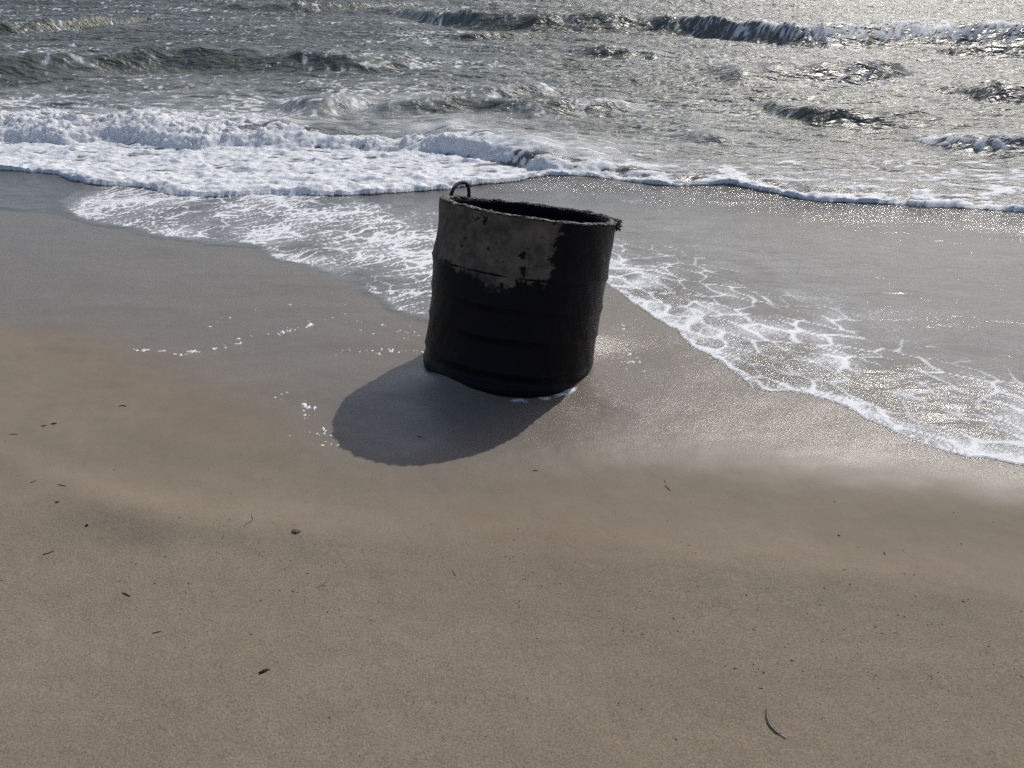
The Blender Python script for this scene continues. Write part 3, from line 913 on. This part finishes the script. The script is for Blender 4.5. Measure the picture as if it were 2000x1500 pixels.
# gritty crust of weed and sand grains along the far half of the rim
OCT = [(1, 0, 0), (0, 1, 0), (-1, 0, 0), (0, -1, 0), (0, 0, 1), (0, 0, -.5)]
OF = [(0, 1, 4), (1, 2, 4), (2, 3, 4), (3, 0, 4), (1, 0, 5), (2, 1, 5), (3, 2, 5), (0, 3, 5)]
M_GRIT = mat_plain('sand_grit', (0.16, 0.14, 0.11), (0.36, 0.32, 0.26), 200, 0.6)
rn = random.Random(22)
for nm, mt, num, lab in (('weed_crust', M_WEED, 2600, 'dark gritty crust along the far rim'), ('sand_grit', M_GRIT, 700, 'pale sand grit stuck along the far rim')):
    vs, fs = [], []
    for k in range(num):
        deg = rn.uniform(0, 142)
        a = math.radians(deg)
        hgt = 0.020 * (0.55 + 0.9 * float(perlin(np.array([deg * 0.09]), np.array([0.5]), 130)[0]))
        r = R1 - TH * rn.uniform(0.02, 0.98)
        i_ = int(a / (2 * math.pi) * NT_)
        p = Vector((r * math.cos(a), r * math.sin(a), BL + rimlift[i_] + hgt * rn.random() ** 1.3))
        g = rn.uniform(0.0014, 0.0040)
        o = len(vs)
        for q in OCT:
            vs.append(p + Vector((q[0] * g * rn.uniform(.6, 1.3), q[1] * g * rn.uniform(.6, 1.3), q[2] * g * rn.uniform(.7, 1.6))))
        fs += [tuple(i + o for i in f) for f in OF]
    tag(obj_from(nm, vs, fs, mt, bar, False), lab, None, None, 'stuff')

# ------------------------------------------------------------------ litter on the sand
M_TWIG = mat_plain('wet_twig', (0.034, 0.026, 0.018), (0.085, 0.065, 0.045), 300, 0.7)
M_STEM = mat_plain('dry_stem', (0.055, 0.042, 0.028), (0.110, 0.085, 0.058), 300, 0.8)
M_BARK = mat_plain('dark_bark', (0.010, 0.008, 0.006), (0.035, 0.025, 0.018), 220, 0.8, 0.8)
M_SHELL = mat_plain('dull_shell', (0.105, 0.085, 0.06), (0.20, 0.165, 0.12), 160, 0.6)
M_QUILL = mat_plain('quill_horn', (0.34, 0.30, 0.24), (0.55, 0.50, 0.43), 200, 0.4, 0.1)
M_VANE = mat_plain('feather_vane', (0.050, 0.040, 0.036), (0.115, 0.095, 0.085), 400, 0.8)


def on_sand(px, py, lift=0.0):
    p = at(px, py)
    for _ in range(3):
        p = at(px, py, ground_z(p[0], p[1]))
    return Vector((p[0], p[1], p[2] + lift))


TWIGS = [
    ('curled_stem', [(492, 1002), (491, 1009), (494, 1014), (490, 1019), (480, 1024), (477, 1029)], .0016, M_STEM, 'thin hooked brown stem on damp sand below the foam line', 'stem'),
    ('stem', [(437, 1044), (436, 1050), (431, 1055)], .0014, M_STEM, 'tiny curved brown stem beside the hooked stem', 'stem'),
    ('twig', [(84, 1083), (94, 1081), (106, 1076)], .0028, M_TWIG, 'dark slanting twig on sand below the black pebbles', 'twig'),
    ('twig', [(239, 1158), (247, 1161), (254, 1165)], .0030, M_TWIG, 'short stout dark stick on grainy sand below the slanting twig', 'twig'),
    ('twig', [(298, 1237), (307, 1235), (315, 1233)], .0022, M_TWIG, 'small dark twig between the stout stick and the bark chip', 'twig'),
    ('twig', [(1298, 937), (1299, 943)], .0016, M_TWIG, 'tiny stub of twig just above the thin straight stick by the glitter', 'twig'),
    ('twig', [(1299, 949), (1304, 953), (1309, 958)], .0024, M_TWIG, 'thin straight dark stick just below the glittering wet sand', 'twig'),
    ('twig', [(232, 794), (240, 792), (246, 794)], .0032, M_TWIG, 'small dark stick alone on wet sand below the stranded bubbles', 'twig'),
    ('twig', [(18, 849), (26, 848), (34, 849)], .0020, M_STEM, 'faint brown twig beside the two dark seaweed bits', 'twig'),
    ('twig', [(59, 943), (66, 941), (71, 939)], .0024, M_TWIG, 'dark sliver of twig on the little sand step', 'twig'),
    ('twig', [(113, 947), (121, 948), (129, 950)], .0024, M_TWIG, 'flat dark sliver along the crest of the sand step', 'twig'),
    ('twig', [(1040, 920), (1045, 919), (1051, 920)], .0022, M_TWIG, 'tiny dark sliver just beyond the barrel shadow', 'twig'),
    ('twig', [(619, 1148), (630, 1142), (640, 1134)], .0013, M_STEM, 'thin brown stem slanting on dry sand below the shell', 'stem'),
    ('twig', [(883, 1116), (887, 1120), (890, 1124)], .0013, M_STEM, 'tiny thin stem on sand in line below the barrel shadow', 'stem'),
    ('twig', [(1636, 1045), (1641, 1047)], .0026, M_TWIG, 'tiny dark wood speck on damp sand, seaward of the ridge splinter', 'twig'),
    ('twig', [(1726, 1079), (1729, 1084)], .0024, M_TWIG, 'dark splinter on damp sand seaward of the ridge', 'twig'),
    ('twig', [(1483, 1344), (1490, 1345)], .0018, M_TWIG, 'thin dark splinter a hand above the feather', 'twig'),
    ('twig', [(816, 852), (824, 854)], .0026, M_TWIG, 'dark bit of wood lying inside the barrel shadow', 'twig'),
]
for k, (nm, pts, r, m, lab, cat) in enumerate(TWIGS):
    W3 = [on_sand(px, py, r * 0.4) for px, py in pts]
    if len(W3) > 2:
        W3 = [Vector(q) for q in smooth_line([tuple(q) for q in W3], 4)]
    n_ = len(W3)
    vs, fs = tube(W3, [0.72 * r * (0.6 + 0.5 * math.sin(math.pi * (i + 0.6) / (n_ + .4))) for i in range(n_)], 7, 0.22, k)
    c0 = sum(W3, Vector()) / n_
    o = obj_from(nm, [v - c0 for v in vs], fs, m)
    o.location = c0
    tag(o, lab, cat, 'wood bits on the sand')


def lump(name, px, py, sx, sy, sz, rot, mat, seed, sub=3, rough=0.35):
    bm = bmesh.new()
    bmesh.ops.create_icosphere(bm, subdivisions=sub, radius=1)
    for v in bm.verts:
        q = float(fbm(np.array([v.co.x * 2 + v.co.z]), np.array([v.co.y * 2 - v.co.z]), 3, seed)[0])
        v.co *= 1 + rough * q * 2
        v.co = Vector((v.co.x * sx, v.co.y * sy, max(v.co.z, -0.35) * sz))
    me = bpy.data.meshes.new(name)
    bm.to_mesh(me)
    bm.free()
    me.materials.append(mat)
    me.polygons.foreach_set('use_smooth', [True] * len(me.polygons))
    o = bpy.data.objects.new(name, me)
    o.location = on_sand(px, py, sz * 0.2)
    o.rotation_euler = (0, 0, rot)
    col.objects.link(o)
    return o


tag(lump('bark_chip', 515, 1312, .0115, .0042, .0045, 0.5, M_BARK, 201, 3, 0.6), 'small blackish bark chip on dry grainy sand', 'bark chip')
tag(lump('shell', 579, 1038, .016, .012, .008, 0.1, M_SHELL, 202, 3, 0.3), 'small dull brown shell half sunk in the sand', 'shell')
tag(lump('seaweed_bit', 105, 828, .011, .004, .004, 0.2, M_BARK, 203, 3, 0.5), 'larger of two dark seaweed bits lying together on smooth wet sand', 'seaweed')
tag(lump('seaweed_bit', 86, 832, .009, .0035, .0035, 0.35, M_BARK, 204, 3, 0.5), 'smaller of two dark seaweed bits lying together on smooth wet sand', 'seaweed')
tag(lump('pebble', 170, 1026, .006, .005, .005, 0.0, M_BARK, 205, 2, 0.3), 'round black pebble on sand below the little step', 'pebble')
tag(lump('pebble', 112, 981, .007, .004, .004, 0.4, M_BARK, 206, 2, 0.3), 'flat black pebble in the dark hollow under the step', 'pebble')

# feather: bare pale quill, dark narrow vane towards its tip
FE = root = bpy.data.objects.new('feather', None)
fp = [on_sand(px, py, 0.003) for px, py in ((1535, 1442), (1527, 1437), (1516, 1429), (1506, 1418), (1500, 1406), (1497, 1390))]
FE.location = fp[2]
col.objects.link(FE)
tag(FE, 'small curved brown feather with pale quill on the dry sand', 'feather')
fq = [Vector(q) - fp[2] for q in smooth_line([tuple(q) for q in fp], 6)]
vs, fs = tube(fq, [0.0016 * (1 - 0.7 * i / len(fq)) for i in range(len(fq))], 7)
obj_from('quill', vs, fs, M_QUILL, FE)
vs, fs = [], []
nb = len(fq)
rn = random.Random(5)
for i, p in enumerate(fq):
    s = i / (nb - 1)
    if s < 0.16:
        continue
    d = (fq[min(i + 1, nb - 1)] - fq[max(i - 1, 0)]).normalized()
    side = d.cross(Vector((0, 0, 1))).normalized()
    wv = 0.0055 * (sst(0.14, 0.4, s)) * (1 - 0.6 * sst(0.8, 1.0, s))
    for sg, k in ((-1, 1.0), (1, 0.55)):
        for j in range(3):
            b0 = p + d * 0.0018 * (j - 1)
            tip = b0 + side * sg * wv * k * rn.uniform(.75, 1.15) + d * 0.006 + Vector((0, 0, rn.uniform(-.001, .0015)))
            wd = d * 0.0011
            o = len(vs)
            vs += [b0 - wd, b0 + wd, tip + wd * .6, tip - wd * .6]
            vs += [q + Vector((0, 0, 0.0004)) for q in vs[o:o + 4]]
            fs += [(o, o + 1, o + 2, o + 3), (o + 4, o + 7, o + 6, o + 5), (o, o + 3, o + 7, o + 4), (o + 1, o + 5, o + 6, o + 2)]
tag(obj_from('vane', vs, fs, M_VANE, FE, False), 'dark brown vane', None, None, 'stuff')

# crumbs of weed and shell too small to pick apart, also standing for shaded holes
vs, fs = [], []
rn = random.Random(33)
OCT = [(1, 0, 0), (0, 1, 0), (-1, 0, 0), (0, -1, 0), (0, 0, 1), (0, 0, -.5)]
OF = [(0, 1, 4), (1, 2, 4), (2, 3, 4), (3, 0, 4), (1, 0, 5), (2, 1, 5), (3, 2, 5), (0, 3, 5)]
spots = []
for (x0, y0, x1, y1, n) in ((0, 860, 620, 1120, 120), (0, 1080, 700, 1260, 110), (500, 1050, 1100, 1180, 80), (1000, 1050, 1350, 1130, 50), (1380, 1090, 1800, 1150, 25), (1150, 1140, 1620, 1320, 90),
                            (1600, 1170, 2050, 1340, 90), (300, 1250, 1000, 1480, 60), (1000, 1150, 2000, 1480, 60), (-200, 1000, 2200, 1480, 120), (1000, 930, 2000, 1080, 18)):
    for _ in range(n):
        px, py = rn.uniform(x0, x1), rn.uniform(y0, y1)
        spots.append((px, py))
        if rn.random() < 0.25:
            spots += [(px + rn.gauss(0, 9), py + rn.gauss(0, 5)) for _ in range(rn.randint(1, 4))]
pts2 = np.array([at(px, py)[:2] for px, py in spots])
zs = sand_z(pts2[:, 0], pts2[:, 1])
for (x, y), z in zip(pts2, zs):
    big = rn.random()
    if rn.random() < 0.35:
        continue
    r = 0.0010 + 0.0020 * big ** 3
    a = rn.uniform(0, 6.28)
    ex, ey = r * rn.uniform(1, 2.2), r * rn.uniform(.6, 1.0)
    o = len(vs)
    for q in OCT:
        X_, Y_ = q[0] * ex, q[1] * ey
        vs.append((x + X_ * math.cos(a) - Y_ * math.sin(a), y + X_ * math.sin(a) + Y_ * math.cos(a), z + q[2] * r * 0.8 + 0.0003))
    fs += [tuple(i + o for i in f) for f in OF]
tag(obj_from('crumbs_and_holes', vs, fs, M_TWIG, None, False), 'scattered dark crumbs of weed and wood, also standing for small shaded holes in the sand', 'crumbs', None, 'stuff')
